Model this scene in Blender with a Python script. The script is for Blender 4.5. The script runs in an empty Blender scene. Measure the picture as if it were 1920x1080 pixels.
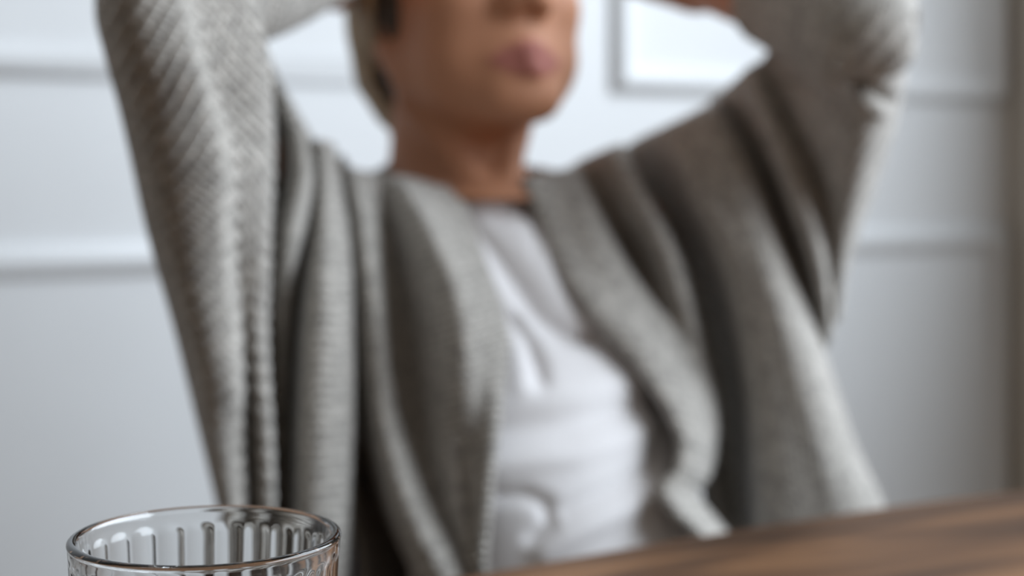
import bpy, math
import numpy as np
from mathutils import Vector, Matrix

# ------------------------------------------------------------------ camera, world, lights, exposure
scene = bpy.context.scene
C = scene.collection
F = 2900.0           # focal length in pixels of the 1920 px wide frame
HZ = 328.0           # pixel row of the horizon
CZ = 0.945           # eye height of the camera
cam_d = bpy.data.cameras.new('camera')
cam = bpy.data.objects.new('camera', cam_d)
C.objects.link(cam)
cam.location = (0, 0, CZ)
cam.rotation_euler = (math.pi / 2, 0, 0)
cam_d.sensor_width = 36.0
cam_d.lens = F * 36.0 / 1920.0
cam_d.shift_y = -(540.0 - HZ) / 1920.0
cam_d.clip_start = 0.02
cam_d.dof.use_dof = True
cam_d.dof.focus_distance = 0.44
cam_d.dof.aperture_fstop = 6.4
scene.camera = cam

world = bpy.data.worlds.new('room_light')
scene.world = world
world.use_nodes = True
bg = world.node_tree.nodes['Background']
bg.inputs[0].default_value = (1.0, 0.90, 0.80, 1)
bg.inputs[1].default_value = 0.23

# the back wall runs along WD from WO; the right wall runs from the corner along WN (towards the camera)
ANG = math.radians(26.8)
WD = Vector((math.cos(ANG), math.sin(ANG), 0))
WN = Vector((math.sin(ANG), -math.cos(ANG), 0))
WO = Vector((0, 1.9, 0))


def wall_s(px):
    k = (px - 960.0) / F
    y = 1.9 / (1 - math.tan(ANG) * k)
    return k * y / math.cos(ANG)


S_CORNER = wall_s(1893)
CORNER = WO + WD * S_CORNER
WINS = [(0.5, 3.5, 1.0, 2.6)]     # windows in the right wall: from, to (from the corner), sill, head


def area(name, loc, target, sx, sy, power, col):
    l = bpy.data.lights.new(name, 'AREA')
    l.shape = 'RECTANGLE'
    l.size, l.size_y, l.energy, l.color = sx, sy, power, col
    o = bpy.data.objects.new(name, l)
    C.objects.link(o)
    o.location = loc
    o.rotation_euler = (Vector(target) - Vector(loc)).to_track_quat('-Z', 'Y').to_euler()
    return o


for WIN, power in zip(WINS, (136.0,)):
    wc = CORNER + WN * ((WIN[0] + WIN[1]) / 2) + WD * 0.12 + Vector((0, 0, (WIN[2] + WIN[3]) / 2))
    area('window_daylight', wc, wc - WD + Vector((0, 0, -0.12)), WIN[1] - WIN[0], WIN[3] - WIN[2], power, (0.825, 0.91, 1.0))

scene.view_settings.view_transform = 'Standard'
scene.view_settings.look = 'None'
scene.view_settings.gamma = 1
scene.view_settings.use_curve_mapping = False
scene.view_settings.exposure = 0.0
scene.cycles.use_denoising = True
scene.cycles.max_bounces = 10
scene.cycles.transmission_bounces = 10
scene.cycles.glossy_bounces = 4
scene.cycles.caustics_refractive = False
scene.cycles.caustics_reflective = False


# ------------------------------------------------------------------ helpers
def P(px, py, y):
    """the point at depth y that the photograph shows at pixel (px, py)"""
    return ((px - 960.0) / F * y, y, CZ + (HZ - py) / F * y)


def tag(o, label=None, cat=None, group=None, kind=None):
    for k, v in (('label', label), ('category', cat), ('group', group), ('kind', kind)):
        if v:
            o[k] = v
    return o


def link(name, me, mat=None, parent=None, smooth=True):
    o = bpy.data.objects.new(name, me)
    C.objects.link(o)
    if mat:
        me.materials.append(mat)
    if smooth:
        me.polygons.foreach_set('use_smooth', [True] * len(me.polygons))
    if parent:
        o.parent = parent
        o.matrix_parent_inverse = parent.matrix_world.inverted()
    return o


def empty(name, loc, label=None, cat=None):
    o = bpy.data.objects.new(name, None)
    C.objects.link(o)
    o.location = loc
    o.empty_display_size = 0.05
    o.matrix_world = Matrix.Translation(Vector(loc))
    tag(o, label, cat)
    return o


def mesh_np(name, verts, faces):
    me = bpy.data.meshes.new(name)
    faces = np.asarray(faces, dtype=np.int32)
    n = faces.shape[1]
    me.vertices.add(len(verts))
    me.vertices.foreach_set('co', np.asarray(verts, dtype=np.float32).ravel())
    me.loops.add(faces.size)
    me.loops.foreach_set('vertex_index', faces.ravel())
    me.polygons.add(len(faces))
    me.polygons.foreach_set('loop_start', np.arange(0, faces.size, n, dtype=np.int32))
    me.update(calc_edges=True)
    me.validate()
    return me


def spline(pts, n, chord=True):
    """Catmull-Rom through pts (k, d), n samples; tangents from non-uniform differences"""
    pts = np.asarray(pts, float)
    k = len(pts)
    if chord:
        d = np.linalg.norm(np.diff(pts, axis=0), axis=1) + 1e-9
        t = np.concatenate([[0], np.cumsum(d)])
        t /= t[-1]
    else:
        t = np.linspace(0, 1, k)
    s = np.diff(pts, axis=0) / np.diff(t)[:, None]
    m = np.empty_like(pts)
    m[0], m[-1] = s[0], s[-1]
    if k > 2:
        h0, h1 = np.diff(t)[:-1, None], np.diff(t)[1:, None]
        m[1:-1] = (s[:-1] * h1 + s[1:] * h0) / (h0 + h1)
    q = np.linspace(0, 1, n)
    i = np.clip(np.searchsorted(t, q, side='right') - 1, 0, k - 2)
    h = (t[i + 1] - t[i])[:, None]
    u = ((q - t[i]) / h[:, 0])[:, None]
    return ((2 * u**3 - 3 * u**2 + 1) * pts[i] + (u**3 - 2 * u**2 + u) * h * m[i]
            + (-2 * u**3 + 3 * u**2) * pts[i + 1] + (u**3 - u**2) * h * m[i + 1])


def grid_normals(g):
    du = np.gradient(g, axis=1)
    dv = np.gradient(g, axis=0)
    n = np.cross(du, dv)
    return n / (np.linalg.norm(n, axis=2, keepdims=True) + 1e-12)


def grid_faces(nv, nu, wrap=False):
    i = np.arange(nv - 1)[:, None]
    j = np.arange(nu if wrap else nu - 1)[None, :]
    a = i * nu + j
    b = i * nu + (j + 1) % nu
    return np.stack([a, a + nu, b + nu, b], axis=-1).reshape(-1, 4)


def pix(g):
    """image coordinates of world points (used to lay creases where the photo has them)"""
    return np.stack([960 + g[..., 0] / g[..., 1] * F, HZ - (g[..., 2] - CZ) / g[..., 1] * F], -1)


def polydist(p, line):
    d = np.full(p.shape[:-1], 1e9)
    line = np.asarray(line, float)
    for a, b in zip(line[:-1], line[1:]):
        ab = b - a
        t = np.clip(((p - a) @ ab) / (ab @ ab), 0, 1)
        d = np.minimum(d, np.linalg.norm(p - (a + t[..., None] * ab), axis=-1))
    return d


def facing_camera(n):
    return np.where(n[..., 1:2] > 0, -n, n)


def cloth(name, g, mat, parent, thick=0.004, wrap=False):
    """a grid of points as cloth with real thickness"""
    nv, nu = g.shape[:2]
    me = mesh_np(name, g.reshape(-1, 3), grid_faces(nv, nu, wrap))
    # UV in metres along the cloth
    uu = np.concatenate([np.zeros((nv, 1)), np.cumsum(np.linalg.norm(np.diff(g, axis=1), axis=2), 1)], 1)
    vv = np.concatenate([np.zeros((1, nu)), np.cumsum(np.linalg.norm(np.diff(g, axis=0), axis=2), 0)], 0)
    uv = np.stack([uu, vv], -1).reshape(-1, 2)
    lv = np.empty(len(me.loops), dtype=np.int32)
    me.loops.foreach_get('vertex_index', lv)
    me.uv_layers.new(name='UVMap').data.foreach_set('uv', uv[lv].astype(np.float32).ravel())
    o = link(name, me, mat, parent)
    m = o.modifiers.new('thickness', 'SOLIDIFY')
    m.thickness = thick
    m.offset = 0
    return o


def sheet(cols, nv, nu, roll=None):
    """columns of (px, py, depth): fold lines of the cloth, crest or valley, top to bottom"""
    cs = []
    for c in cols:
        c = list(c)
        if roll:
            c = [(c[0][0], c[0][1] + 10, c[0][2] + roll)] + c
        w = np.array([P(*q) for q in c])
        cs.append(spline(w, nv))
    cs = np.array(cs)                      # (k, nv, 3)
    return np.stack([spline(cs[:, i], nu, chord=False) for i in range(nv)], 0)


def tube(path, nv, nu, squash=1.0, up=(0, 0, 1)):
    """path of (px, py, depth, radius): a sleeve round an arm"""
    w = np.array([list(P(*q[:3])) + [q[3]] for q in path])
    s = spline(w, nv)
    ctr, r = s[:, :3], s[:, 3]
    tan = np.gradient(ctr, axis=0)
    tan /= np.linalg.norm(tan, axis=1, keepdims=True)
    a = np.cross(tan, np.array(up, float))
    a /= np.linalg.norm(a, axis=1, keepdims=True)
    b = np.cross(a, tan)
    th = np.linspace(0, 2 * math.pi, nu, endpoint=False)
    g = (ctr[:, None] + r[:, None, None] * (np.cos(th)[None, :, None] * a[:, None] + squash * np.sin(th)[None, :, None] * b[:, None]))
    n = g - ctr[:, None]
    return g, n / np.linalg.norm(n, axis=2, keepdims=True)


def box_mesh(name, sx, sy, sz, bev=0.0):
    import bmesh
    bm = bmesh.new()
    bmesh.ops.create_cube(bm, size=1.0)
    bmesh.ops.scale(bm, vec=(sx, sy, sz), verts=bm.verts)
    if bev:
        bmesh.ops.bevel(bm, geom=bm.edges[:], offset=bev, segments=3, profile=0.5, affect='EDGES')
    me = bpy.data.meshes.new(name)
    bm.to_mesh(me)
    bm.free()
    return me


def box(name, ctr, size, rz=0.0, mat=None, parent=None, bev=0.0):
    me = box_mesh(name, *size, bev)
    me.transform(Matrix.Translation(Vector(ctr)) @ Matrix.Rotation(rz, 4, 'Z'))
    return link(name, me, mat, parent, smooth=False)


# ------------------------------------------------------------------ signed-distance modelling (body, hair)
class Field:
    def __init__(self, lo, hi, h):
        self.h = h
        self.lo = np.array(lo, float)
        self.n = np.ceil((np.array(hi) - self.lo) / h).astype(int) + 1
        self.D = np.full(self.n, 0.2, dtype=np.float32)

    def sub(self, lo, hi):
        a = np.clip(np.floor((np.array(lo) - self.lo) / self.h).astype(int), 0, self.n)
        b = np.clip(np.ceil((np.array(hi) - self.lo) / self.h).astype(int) + 1, 0, self.n)
        sl = tuple(slice(i, j) for i, j in zip(a, b))
        ax = [self.lo[i] + self.h * np.arange(a[i], b[i]) for i in range(3)]
        X = np.stack(np.meshgrid(*ax, indexing='ij'), -1)
        return sl, X

    def blend(self, sl, d, k, cut=False):
        D = self.D[sl]
        if cut:
            d = -d
            hh = np.clip(0.5 - 0.5 * (D - d) / k, 0, 1)
            self.D[sl] = D * (1 - hh) + d * hh + k * hh * (1 - hh)
        else:
            hh = np.clip(0.5 + 0.5 * (d - D) / k, 0, 1)
            self.D[sl] = d * (1 - hh) + D * hh - k * hh * (1 - hh)

    def capsule(self, a, b, ra, rb, k=0.01, cut=False):
        a, b = np.array(a, float), np.array(b, float)
        m = max(ra, rb) + k * 1.5 + 0.02
        sl, X = self.sub(np.minimum(a, b) - m, np.maximum(a, b) + m)
        if 0 in X.shape:
            return
        ab = b - a
        t = np.clip(((X - a) @ ab) / (ab @ ab + 1e-12), 0, 1)
        d = np.linalg.norm(X - a - t[..., None] * ab, axis=-1) - (ra + (rb - ra) * t)
        self.blend(sl, d, k, cut)

    def ellipsoid(self, c, R, r, k=0.01, cut=False):
        c, r = np.array(c, float), np.array(r, float)
        m = max(r) + k * 1.5 + 0.02
        sl, X = self.sub(c - m, c + m)
        if 0 in X.shape:
            return
        q = (X - c) @ np.asarray(R).T
        k0 = np.linalg.norm(q / r, axis=-1)
        k1 = np.linalg.norm(q / r**2, axis=-1) + 1e-9
        self.blend(sl, k0 * (k0 - 1) / k1, k, cut)

    def mesh(self, name):
        D = self.D
        ins = D < 0
        nx, ny, nz = D.shape
        cnt = np.zeros((nx - 1, ny - 1, nz - 1), np.int8)
        offs = [(i, j, k) for i in (0, 1) for j in (0, 1) for k in (0, 1)]
        for i, j, k in offs:
            cnt += ins[i:nx - 1 + i, j:ny - 1 + j, k:nz - 1 + k]
        act = (cnt > 0) & (cnt < 8)
        cells = np.argwhere(act)
        idx = np.full(act.shape, -1, np.int64)
        idx[act] = np.arange(len(cells))
        acc = np.zeros((len(cells), 3))
        num = np.zeros(len(cells))
        for ax in range(3):
            e = np.eye(3, dtype=int)[ax]
            o1, o2 = [np.eye(3, dtype=int)[q] for q in range(3) if q != ax]
            for u in (0, 1):
                for v in (0, 1):
                    p0 = cells + u * o1 + v * o2
                    p1 = p0 + e
                    d0 = D[p0[:, 0], p0[:, 1], p0[:, 2]]
                    d1 = D[p1[:, 0], p1[:, 1], p1[:, 2]]
                    x = (d0 < 0) != (d1 < 0)
                    t = np.where(x, d0 / np.where(x, d0 - d1, 1), 0)
                    q = (u * o1 + v * o2)[None] + t[:, None] * e[None]
                    acc += np.where(x[:, None], q, 0)
                    num += x
        verts = self.lo + self.h * (cells + acc / num[:, None])
        faces = []
        for ax in range(3):
            b1, b2 = (ax + 1) % 3, (ax + 2) % 3
            sl0 = [slice(None)] * 3
            sl1 = [slice(None)] * 3
            sl0[ax], sl1[ax] = slice(0, -1), slice(1, None)
            ch = ins[tuple(sl0)] != ins[tuple(sl1)]
            e = np.argwhere(ch)
            e = e[(e[:, b1] > 0) & (e[:, b2] > 0) & (e[:, b1] < D.shape[b1] - 1) & (e[:, b2] < D.shape[b2] - 1)]
            flip = ~ins[e[:, 0], e[:, 1], e[:, 2]]
            B1, B2 = np.eye(3, dtype=int)[b1], np.eye(3, dtype=int)[b2]
            q = [e - B1 - B2, e - B2, e, e - B1]
            f = np.stack([idx[c[:, 0], c[:, 1], c[:, 2]] for c in q], 1)
            f[flip] = f[flip][:, ::-1]
            faces.append(f)
        faces = np.concatenate(faces)
        return mesh_np(name, verts, faces), verts


# ------------------------------------------------------------------ materials
def new_mat(name):
    m = bpy.data.materials.new(name)
    m.use_nodes = True
    nt = m.node_tree
    return m, nt, nt.nodes['Principled BSDF']


def N(nt, kind, **kw):
    n = nt.nodes.new(kind)
    for k, v in kw.items():
        if k.startswith('i_'):
            n.inputs[k[2:].replace('_', ' ')].default_value = v
        else:
            setattr(n, k, v)
    return n


def ramp(nt, fac, stops):
    r = nt.nodes.new('ShaderNodeValToRGB')
    el = r.color_ramp.elements
    while len(el) < len(stops):
        el.new(0.5)
    for e, (p, c) in zip(el, stops):
        e.position = p
        e.color = (*c, 1)
    nt.links.new(fac, r.inputs[0])
    return r.outputs[0]


def bump(nt, bsdf, height, strength, dist):
    b = N(nt, 'ShaderNodeBump')
    b.inputs['Strength'].default_value = strength
    b.inputs['Distance'].default_value = dist
    nt.links.new(height, b.inputs['Height'])
    nt.links.new(b.outputs[0], bsdf.inputs['Normal'])


def mat_knit(name='grey_wool_knit', base=(0.36, 0.341, 0.313)):
    m, nt, b = new_mat(name)
    uv = N(nt, 'ShaderNodeUVMap')
    mp = N(nt, 'ShaderNodeMapping')
    mp.inputs['Scale'].default_value = (1, 1, 1)
    nt.links.new(uv.outputs[0], mp.inputs[0])
    w1 = N(nt, 'ShaderNodeTexWave', wave_type='BANDS', bands_direction='X')
    w1.inputs['Scale'].default_value = 75
    w1.inputs['Distortion'].default_value = 1.5
    w1.inputs['Detail'].default_value = 1
    w2 = N(nt, 'ShaderNodeTexWave', wave_type='BANDS', bands_direction='Y')
    w2.inputs['Scale'].default_value = 95
    w2.inputs['Distortion'].default_value = 1.5
    w2.inputs['Detail'].default_value = 1
    for w in (w1, w2):
        nt.links.new(mp.outputs[0], w.inputs[0])
    mul = N(nt, 'ShaderNodeMath', operation='MULTIPLY')
    nt.links.new(w1.outputs['Fac'], mul.inputs[0])
    nt.links.new(w2.outputs['Fac'], mul.inputs[1])
    tc = N(nt, 'ShaderNodeTexCoord')
    nz = N(nt, 'ShaderNodeTexNoise')
    nz.inputs['Scale'].default_value = 150
    nz.inputs['Detail'].default_value = 3
    nt.links.new(tc.outputs['Object'], nz.inputs['Vector'])
    add = N(nt, 'ShaderNodeMath', operation='ADD')
    nt.links.new(mul.outputs[0], add.inputs[0])
    nt.links.new(nz.outputs['Fac'], add.inputs[1])
    col = ramp(nt, nz.outputs['Fac'], [(0.25, tuple(0.6 * c for c in base)), (0.75, tuple(1.4 * c for c in base))])
    nt.links.new(col, b.inputs['Base Color'])
    b.inputs['Roughness'].default_value = 0.95
    b.inputs['Specular IOR Level'].default_value = 0.1
    b.inputs['Sheen Weight'].default_value = 0.25
    b.inputs['Sheen Roughness'].default_value = 0.6
    bump(nt, b, add.outputs[0], 0.6, 0.0015)
    return m


def mat_plain(name, col, rough=0.6, noise=0.0, scale=40, spec=0.5, bumpd=0.0):
    m, nt, b = new_mat(name)
    b.inputs['Roughness'].default_value = rough
    b.inputs['Specular IOR Level'].default_value = spec
    tc = N(nt, 'ShaderNodeTexCoord')
    nz = N(nt, 'ShaderNodeTexNoise')
    nz.inputs['Scale'].default_value = scale
    nz.inputs['Detail'].default_value = 4
    nt.links.new(tc.outputs['Object'], nz.inputs['Vector'])
    c = ramp(nt, nz.outputs['Fac'], [(0.3, tuple(x * (1 - noise) for x in col)), (0.7, tuple(min(1, x * (1 + noise)) for x in col))])
    nt.links.new(c, b.inputs['Base Color'])
    if bumpd:
        bump(nt, b, nz.outputs['Fac'], 0.5, bumpd)
    return m


def mat_skin():
    m, nt, b = new_mat('skin')
    a = N(nt, 'ShaderNodeAttribute', attribute_name='tint')
    nt.links.new(a.outputs['Color'], b.inputs['Base Color'])
    b.inputs['Roughness'].default_value = 0.62
    b.inputs['Specular IOR Level'].default_value = 0.3
    b.inputs['Subsurface Weight'].default_value = 0.08
    b.inputs['Subsurface Radius'].default_value = (0.6, 0.25, 0.12)
    b.inputs['Subsurface Scale'].default_value = 0.01
    return m


def mat_hair(name='ash_blonde_hair', dark=(0.17, 0.12, 0.07), light=(0.46, 0.345, 0.21)):
    m, nt, b = new_mat(name)
    tc = N(nt, 'ShaderNodeTexCoord')
    mp = N(nt, 'ShaderNodeMapping')
    mp.inputs['Scale'].default_value = (160, 160, 12)
    nt.links.new(tc.outputs['Object'], mp.inputs[0])
    nz = N(nt, 'ShaderNodeTexNoise')
    nz.inputs['Scale'].default_value = 1
    nz.inputs['Detail'].default_value = 3
    nt.links.new(mp.outputs[0], nz.inputs['Vector'])
    c = ramp(nt, nz.outputs['Fac'], [(0.3, dark), (0.7, light)])
    nt.links.new(c, b.inputs['Base Color'])
    b.inputs['Roughness'].default_value = 0.5
    bump(nt, b, nz.outputs['Fac'], 0.6, 0.003)
    return m


def mat_wood():
    m, nt, b = new_mat('dark_walnut')
    tc = N(nt, 'ShaderNodeTexCoord')
    rot = N(nt, 'ShaderNodeMapping')
    rot.inputs['Rotation'].default_value = (0, 0, -ANG)
    nt.links.new(tc.outputs['Object'], rot.inputs[0])
    mp = N(nt, 'ShaderNodeMapping')
    mp.inputs['Scale'].default_value = (2.4, 15, 10)
    nt.links.new(rot.outputs[0], mp.inputs[0])
    nz = N(nt, 'ShaderNodeTexNoise')
    nz.inputs['Scale'].default_value = 1.0
    nz.inputs['Detail'].default_value = 6
    nz.inputs['Distortion'].default_value = 1.2
    nt.links.new(mp.outputs[0], nz.inputs['Vector'])
    c = ramp(nt, nz.outputs['Fac'], [(0.36, (0.04, 0.021, 0.012)), (0.5, (0.115, 0.057, 0.028)), (0.64, (0.23, 0.118, 0.056))])
    nt.links.new(c, b.inputs['Base Color'])
    b.inputs['Roughness'].default_value = 0.5
    b.inputs['Specular IOR Level'].default_value = 0.18
    mp2 = N(nt, 'ShaderNodeMapping')
    mp2.inputs['Scale'].default_value = (8, 260, 50)
    nt.links.new(rot.outputs[0], mp2.inputs[0])
    n2 = N(nt, 'ShaderNodeTexNoise')
    n2.inputs['Scale'].default_value = 1
    nt.links.new(mp2.outputs[0], n2.inputs['Vector'])
    bump(nt, b, n2.outputs['Fac'], 0.25, 0.001)
    return m


def mat_glass():
    m, nt, b = new_mat('clear_glass')
    b.inputs['Base Color'].default_value = (0.97, 0.98, 0.98, 1)
    b.inputs['Transmission Weight'].default_value = 1.0
    b.inputs['Roughness'].default_value = 0.0
    b.inputs['IOR'].default_value = 1.5
    return m


M_WALL = mat_plain('white_wall_paint', (0.745, 0.765, 0.78), 0.55, 0.01, 9, 0.3)
M_SIDE = mat_plain('greige_wall_paint', (0.56, 0.525, 0.47), 0.7, 0.02, 9, 0.2)
M_FLOOR = mat_plain('oak_floor', (0.24, 0.16, 0.10), 0.5, 0.2, 6)
M_KNIT = mat_knit()
M_SHIRT = mat_plain('white_cotton', (0.76, 0.75, 0.76), 0.9, 0.02, 300, 0.1, 0.0003)
M_JEANS = mat_plain('navy_denim', (0.02, 0.027, 0.045), 0.9, 0.2, 300, 0.1)
M_CHAIR = mat_plain('dark_navy_upholstery', (0.012, 0.018, 0.030), 0.9, 0.15, 300, 0.1)
M_METAL = mat_plain('black_metal', (0.02, 0.02, 0.02), 0.4, 0.05, 30)
M_SHOE = mat_plain('white_leather', (0.7, 0.7, 0.69), 0.5, 0.03, 60)
M_FRAME = mat_plain('white_window_paint', (0.8, 0.8, 0.8), 0.4, 0.01, 9)
M_SKIN = mat_skin()
M_HAIR = mat_hair(dark=(0.20, 0.14, 0.08), light=(0.52, 0.39, 0.24))
M_HAIR_SHADE = mat_hair('shade_brown_hair', (0.02, 0.014, 0.009), (0.08, 0.055, 0.035))  # blonde hair in shade, the shade put into the colour
M_WOOD = mat_wood()
M_GLASS = mat_glass()

# ------------------------------------------------------------------ the room
floor = box('floor', (0.2, 0.6, -0.03), (6, 6, 0.06), 0, M_FLOOR)
tag(floor, kind='structure')
WH = 2.7
mid = WO + WD * ((S_CORNER - 3.0) / 2) - WN * 0.05
wall_back = box('wall_back', (mid.x, mid.y, WH / 2), (S_CORNER + 3.0, 0.1, WH), ANG, M_WALL)
tag(wall_back, 'white panelled wall behind the person', kind='structure')


def wall_right_piece(t0, t1, z0, z1):
    c = CORNER + WN * ((t0 + t1) / 2) + WD * 0.06
    me = box_mesh('wall_right', 0.12, t1 - t0, z1 - z0)
    me.transform(Matrix.Translation((c.x, c.y, (z0 + z1) / 2)) @ Matrix.Rotation(ANG, 4, 'Z'))
    return me


import bmesh
bm = bmesh.new()
pieces = [(-0.1, WINS[0][0], 0, WH), (WINS[0][1], 4.6, 0, WH)]
for WIN in WINS:
    pieces += [(WIN[0], WIN[1], 0, WIN[2]), (WIN[0], WIN[1], WIN[3], WH)]
for a in pieces:
    me = wall_right_piece(*a)
    bm.from_mesh(me)
    bpy.data.meshes.remove(me)
me = bpy.data.meshes.new('wall_right')
bm.to_mesh(me)
bm.free()
wall_right = link('wall_right', me, M_SIDE, smooth=False)
tag(wall_right, kind='structure')
# window frames in the right wall
for k, WIN in enumerate(WINS):
    win = empty('window_%d' % (k + 1), tuple(CORNER + WN * ((WIN[0] + WIN[1]) / 2) + WD * 0.06 + Vector((0, 0, WIN[2]))))
    tag(win, kind='structure')
    for (t0, t1, z0, z1) in ((WIN[0], WIN[0] + 0.05, WIN[2], WIN[3]), (WIN[1] - 0.05, WIN[1], WIN[2], WIN[3]),
                             (WIN[0] + 0.05, WIN[1] - 0.05, WIN[2], WIN[2] + 0.05), (WIN[0] + 0.05, WIN[1] - 0.05, WIN[3] - 0.05, WIN[3])):
        c = CORNER + WN * ((t0 + t1) / 2) + WD * 0.06
        box('window_frame', (c.x, c.y, (z0 + z1) / 2), (0.05, t1 - t0, z1 - z0), ANG, M_FRAME, win, 0.004)


def panel_frame(name, s0, s1, z0, z1, sides='ltrb'):
    """a picture-frame moulding on the back wall: the moulded profile swept with mitred corners"""
    prof = [(0.0, 0.0), (0.0, 0.006), (0.004, 0.0085), (0.0065, 0.0125), (0.012, 0.0155), (0.018, 0.0145), (0.022, 0.010),
            (0.026, 0.007), (0.031, 0.006), (0.031, 0.0)]        # (inwards from the outer edge, proud of the wall)
    v, f = [], []
    for d, h in prof:
        for (s, z) in ((s0 + d, z0 + d), (s1 - d, z0 + d), (s1 - d, z1 - d), (s0 + d, z1 - d)):
            p = WO + WD * s + WN * h
            v.append((p.x, p.y, z))
    for i in range(len(prof) - 1):
        for j in range(4):
            f.append((i * 4 + j, i * 4 + (j + 1) % 4, i * 4 + 4 + (j + 1) % 4, i * 4 + 4 + j))
    me = mesh_np(name, v, f)
    o = link(name, me, M_WALL, wall_back, smooth=False)
    return o


Z_UP, Z_LOW = 1.050, 0.869      # lower edge of the upper frames, upper edge of the lower frames
S_R0, S_R1 = wall_s(1146), wall_s(1884)
S_L1 = wall_s(1146) - 0.17
for s0, s1 in ((S_R0, S_R1), (S_L1 - 1.1, S_L1), (S_L1 - 2.4, S_L1 - 1.27)):
    panel_frame('panel_moulding', s0, s1, Z_UP, 2.35)
    panel_frame('panel_moulding', s0, s1, 0.22, Z_LOW)
# skirting along the back wall
p = WO + WD * ((S_CORNER - 3.0) / 2) + WN * 0.008
sk = box('baseboard_back', (p.x, p.y, 0.06), (S_CORNER + 3.0, 0.016, 0.12), ANG, M_WALL, None, 0.003)
tag(sk, kind='structure')

# ------------------------------------------------------------------ table
TZ = 0.745
table = empty('table', (0.1, 0.35, 0), 'dark walnut wooden table with the glass tumbler standing on it', 'table')
edge_px = [(870, 1076), (1037, 1046), (1277, 1006), (1480, 974), (1657, 947), (1920, 916)]
edge = [P(px, py, (CZ - TZ) * F / (py - HZ))[:2] for px, py in edge_px]
e0, e1 = np.array(edge[0]), np.array(edge[-1])
edge = [tuple(e0 + np.array((-0.45, -0.45 * 0.70)))] + [tuple(e0 + np.array((-0.2, -0.2 * 0.69)))] + edge + [
    tuple(e1 + np.array((0.2, 0.2 * 0.44))), tuple(e1 + np.array((0.45, 0.45 * 0.40)))]
far = spline(np.array(edge), 60)
near = [far[-1] + np.array((0.42, -0.80)), far[0] + np.array((0.42, -0.80))]
outline = [tuple(q) for q in far] + [tuple(q) for q in near]
bm = bmesh.new()
fv = [bm.verts.new((x, y, TZ)) for x, y in outline]
face = bm.faces.new(fv)
if face.normal.z < 0:
    face.normal_flip()
r = bmesh.ops.extrude_face_region(bm, geom=[face])
for v in [g for g in r['geom'] if isinstance(g, bmesh.types.BMVert)]:
    v.co.z -= 0.032
bmesh.ops.recalc_face_normals(bm, faces=bm.faces)
me = bpy.data.meshes.new('tabletop')
bm.to_mesh(me)
bm.free()
top = link('tabletop', me, M_WOOD, table, smooth=False)
bv = top.modifiers.new('edge', 'BEVEL')
bv.width = 0.006
bv.segments = 3
bv.limit_method = 'ANGLE'
bv.angle_limit = math.radians(50)
cn = [np.array(far[0]), np.array(far[-1]), near[0], near[1]]
ctr = sum(cn) / 4
for c in cn:
    q = ctr + (c - ctr) * 0.84
    box('leg', (q[0], q[1], (TZ - 0.032) / 2), (0.06, 0.06, TZ - 0.032), ANG, M_WOOD, table, 0.004)

# ------------------------------------------------------------------ glass tumbler (in focus)
GX, GY, _ = P(386, 1000, 0.462)
RIM_Z = CZ + (HZ - 1001) / F * 0.462
GH = RIM_Z - TZ
NF, PER = 26, 14
NU = NF * PER
th = np.linspace(0, 2 * math.pi, NU, endpoint=False)
R0 = 0.0401


def flute(z):
    """depth of the pressed flutes at height z above the table, round-headed below the rim"""
    ph = (th * NF / (2 * math.pi)) % 1.0
    x = (ph - 0.5) * 2
    headz = GH - 0.0046 - 0.0022 * (1 - np.sqrt(np.clip(1 - (x / 0.92)**2, 0, 1)))
    inside = np.clip((headz - z) / 0.0032, 0, 1)
    inside = inside * inside * (3 - 2 * inside)
    base = np.clip((z - 0.008) / 0.004, 0, 1)
    prof = np.clip(1 - (x / 0.97)**2, 0, 1)
    return 0.0005 * inside * base * prof


rows = []


def outer_r(z):
    return 0.0335 + (R0 - 0.0335) * (np.clip(z / GH, 0, 1) ** 0.8)


zs = np.concatenate([np.linspace(0.003, GH - 0.016, 20), np.linspace(GH - 0.0155, GH - 0.0045, 26), np.linspace(GH - 0.004, GH - 0.0014, 4)])
rows.append(np.stack([0 * th, 0 * th, 0 * th + 0.003], -1))
rows.append(np.stack([0.029 * np.cos(th), 0.029 * np.sin(th), 0 * th], -1))
for z in zs:
    rr = outer_r(z) - flute(z)
    rows.append(np.stack([rr * np.cos(th), rr * np.sin(th), 0 * th + z], -1))
WT = 0.0028
for a in np.linspace(0.0, math.pi, 9):           # rounded lip
    rr = R0 - WT / 2 + (WT / 2) * math.cos(a) * 1.12
    rows.append(np.stack([rr * np.cos(th), rr * np.sin(th), 0 * th + GH - 0.0013 + 0.0014 * math.sin(a)], -1))
for z in np.concatenate([np.linspace(GH - 0.004, GH - 0.03, 8), np.linspace(GH - 0.035, 0.016, 8)]):
    rr = outer_r(z) - WT - 0.0006 * min(1, (GH - z) / 0.02)
    rows.append(np.stack([rr * np.cos(th), rr * np.sin(th), 0 * th + z], -1))
rows.append(np.stack([0.026 * np.cos(th), 0.026 * np.sin(th), 0 * th + 0.0115], -1))
rows.append(np.stack([0.012 * np.cos(th), 0.012 * np.sin(th), 0 * th + 0.0105], -1))
rows.append(np.stack([0.0003 * np.cos(th), 0.0003 * np.sin(th), 0 * th + 0.0105], -1))
rows[0][:, 0] = 0.0003 * np.cos(th)
rows[0][:, 1] = 0.0003 * np.sin(th)
g = np.stack(rows, 0)
me = mesh_np('glass_tumbler', g.reshape(-1, 3), grid_faces(len(rows), NU, True)[:, ::-1])
glass = link('glass_tumbler', me, M_GLASS)
glass.location = (GX, GY, TZ + 0.0002)
tag(glass, 'clear drinking glass with pressed flutes and smooth rim, on the wooden table', 'glass')

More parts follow.
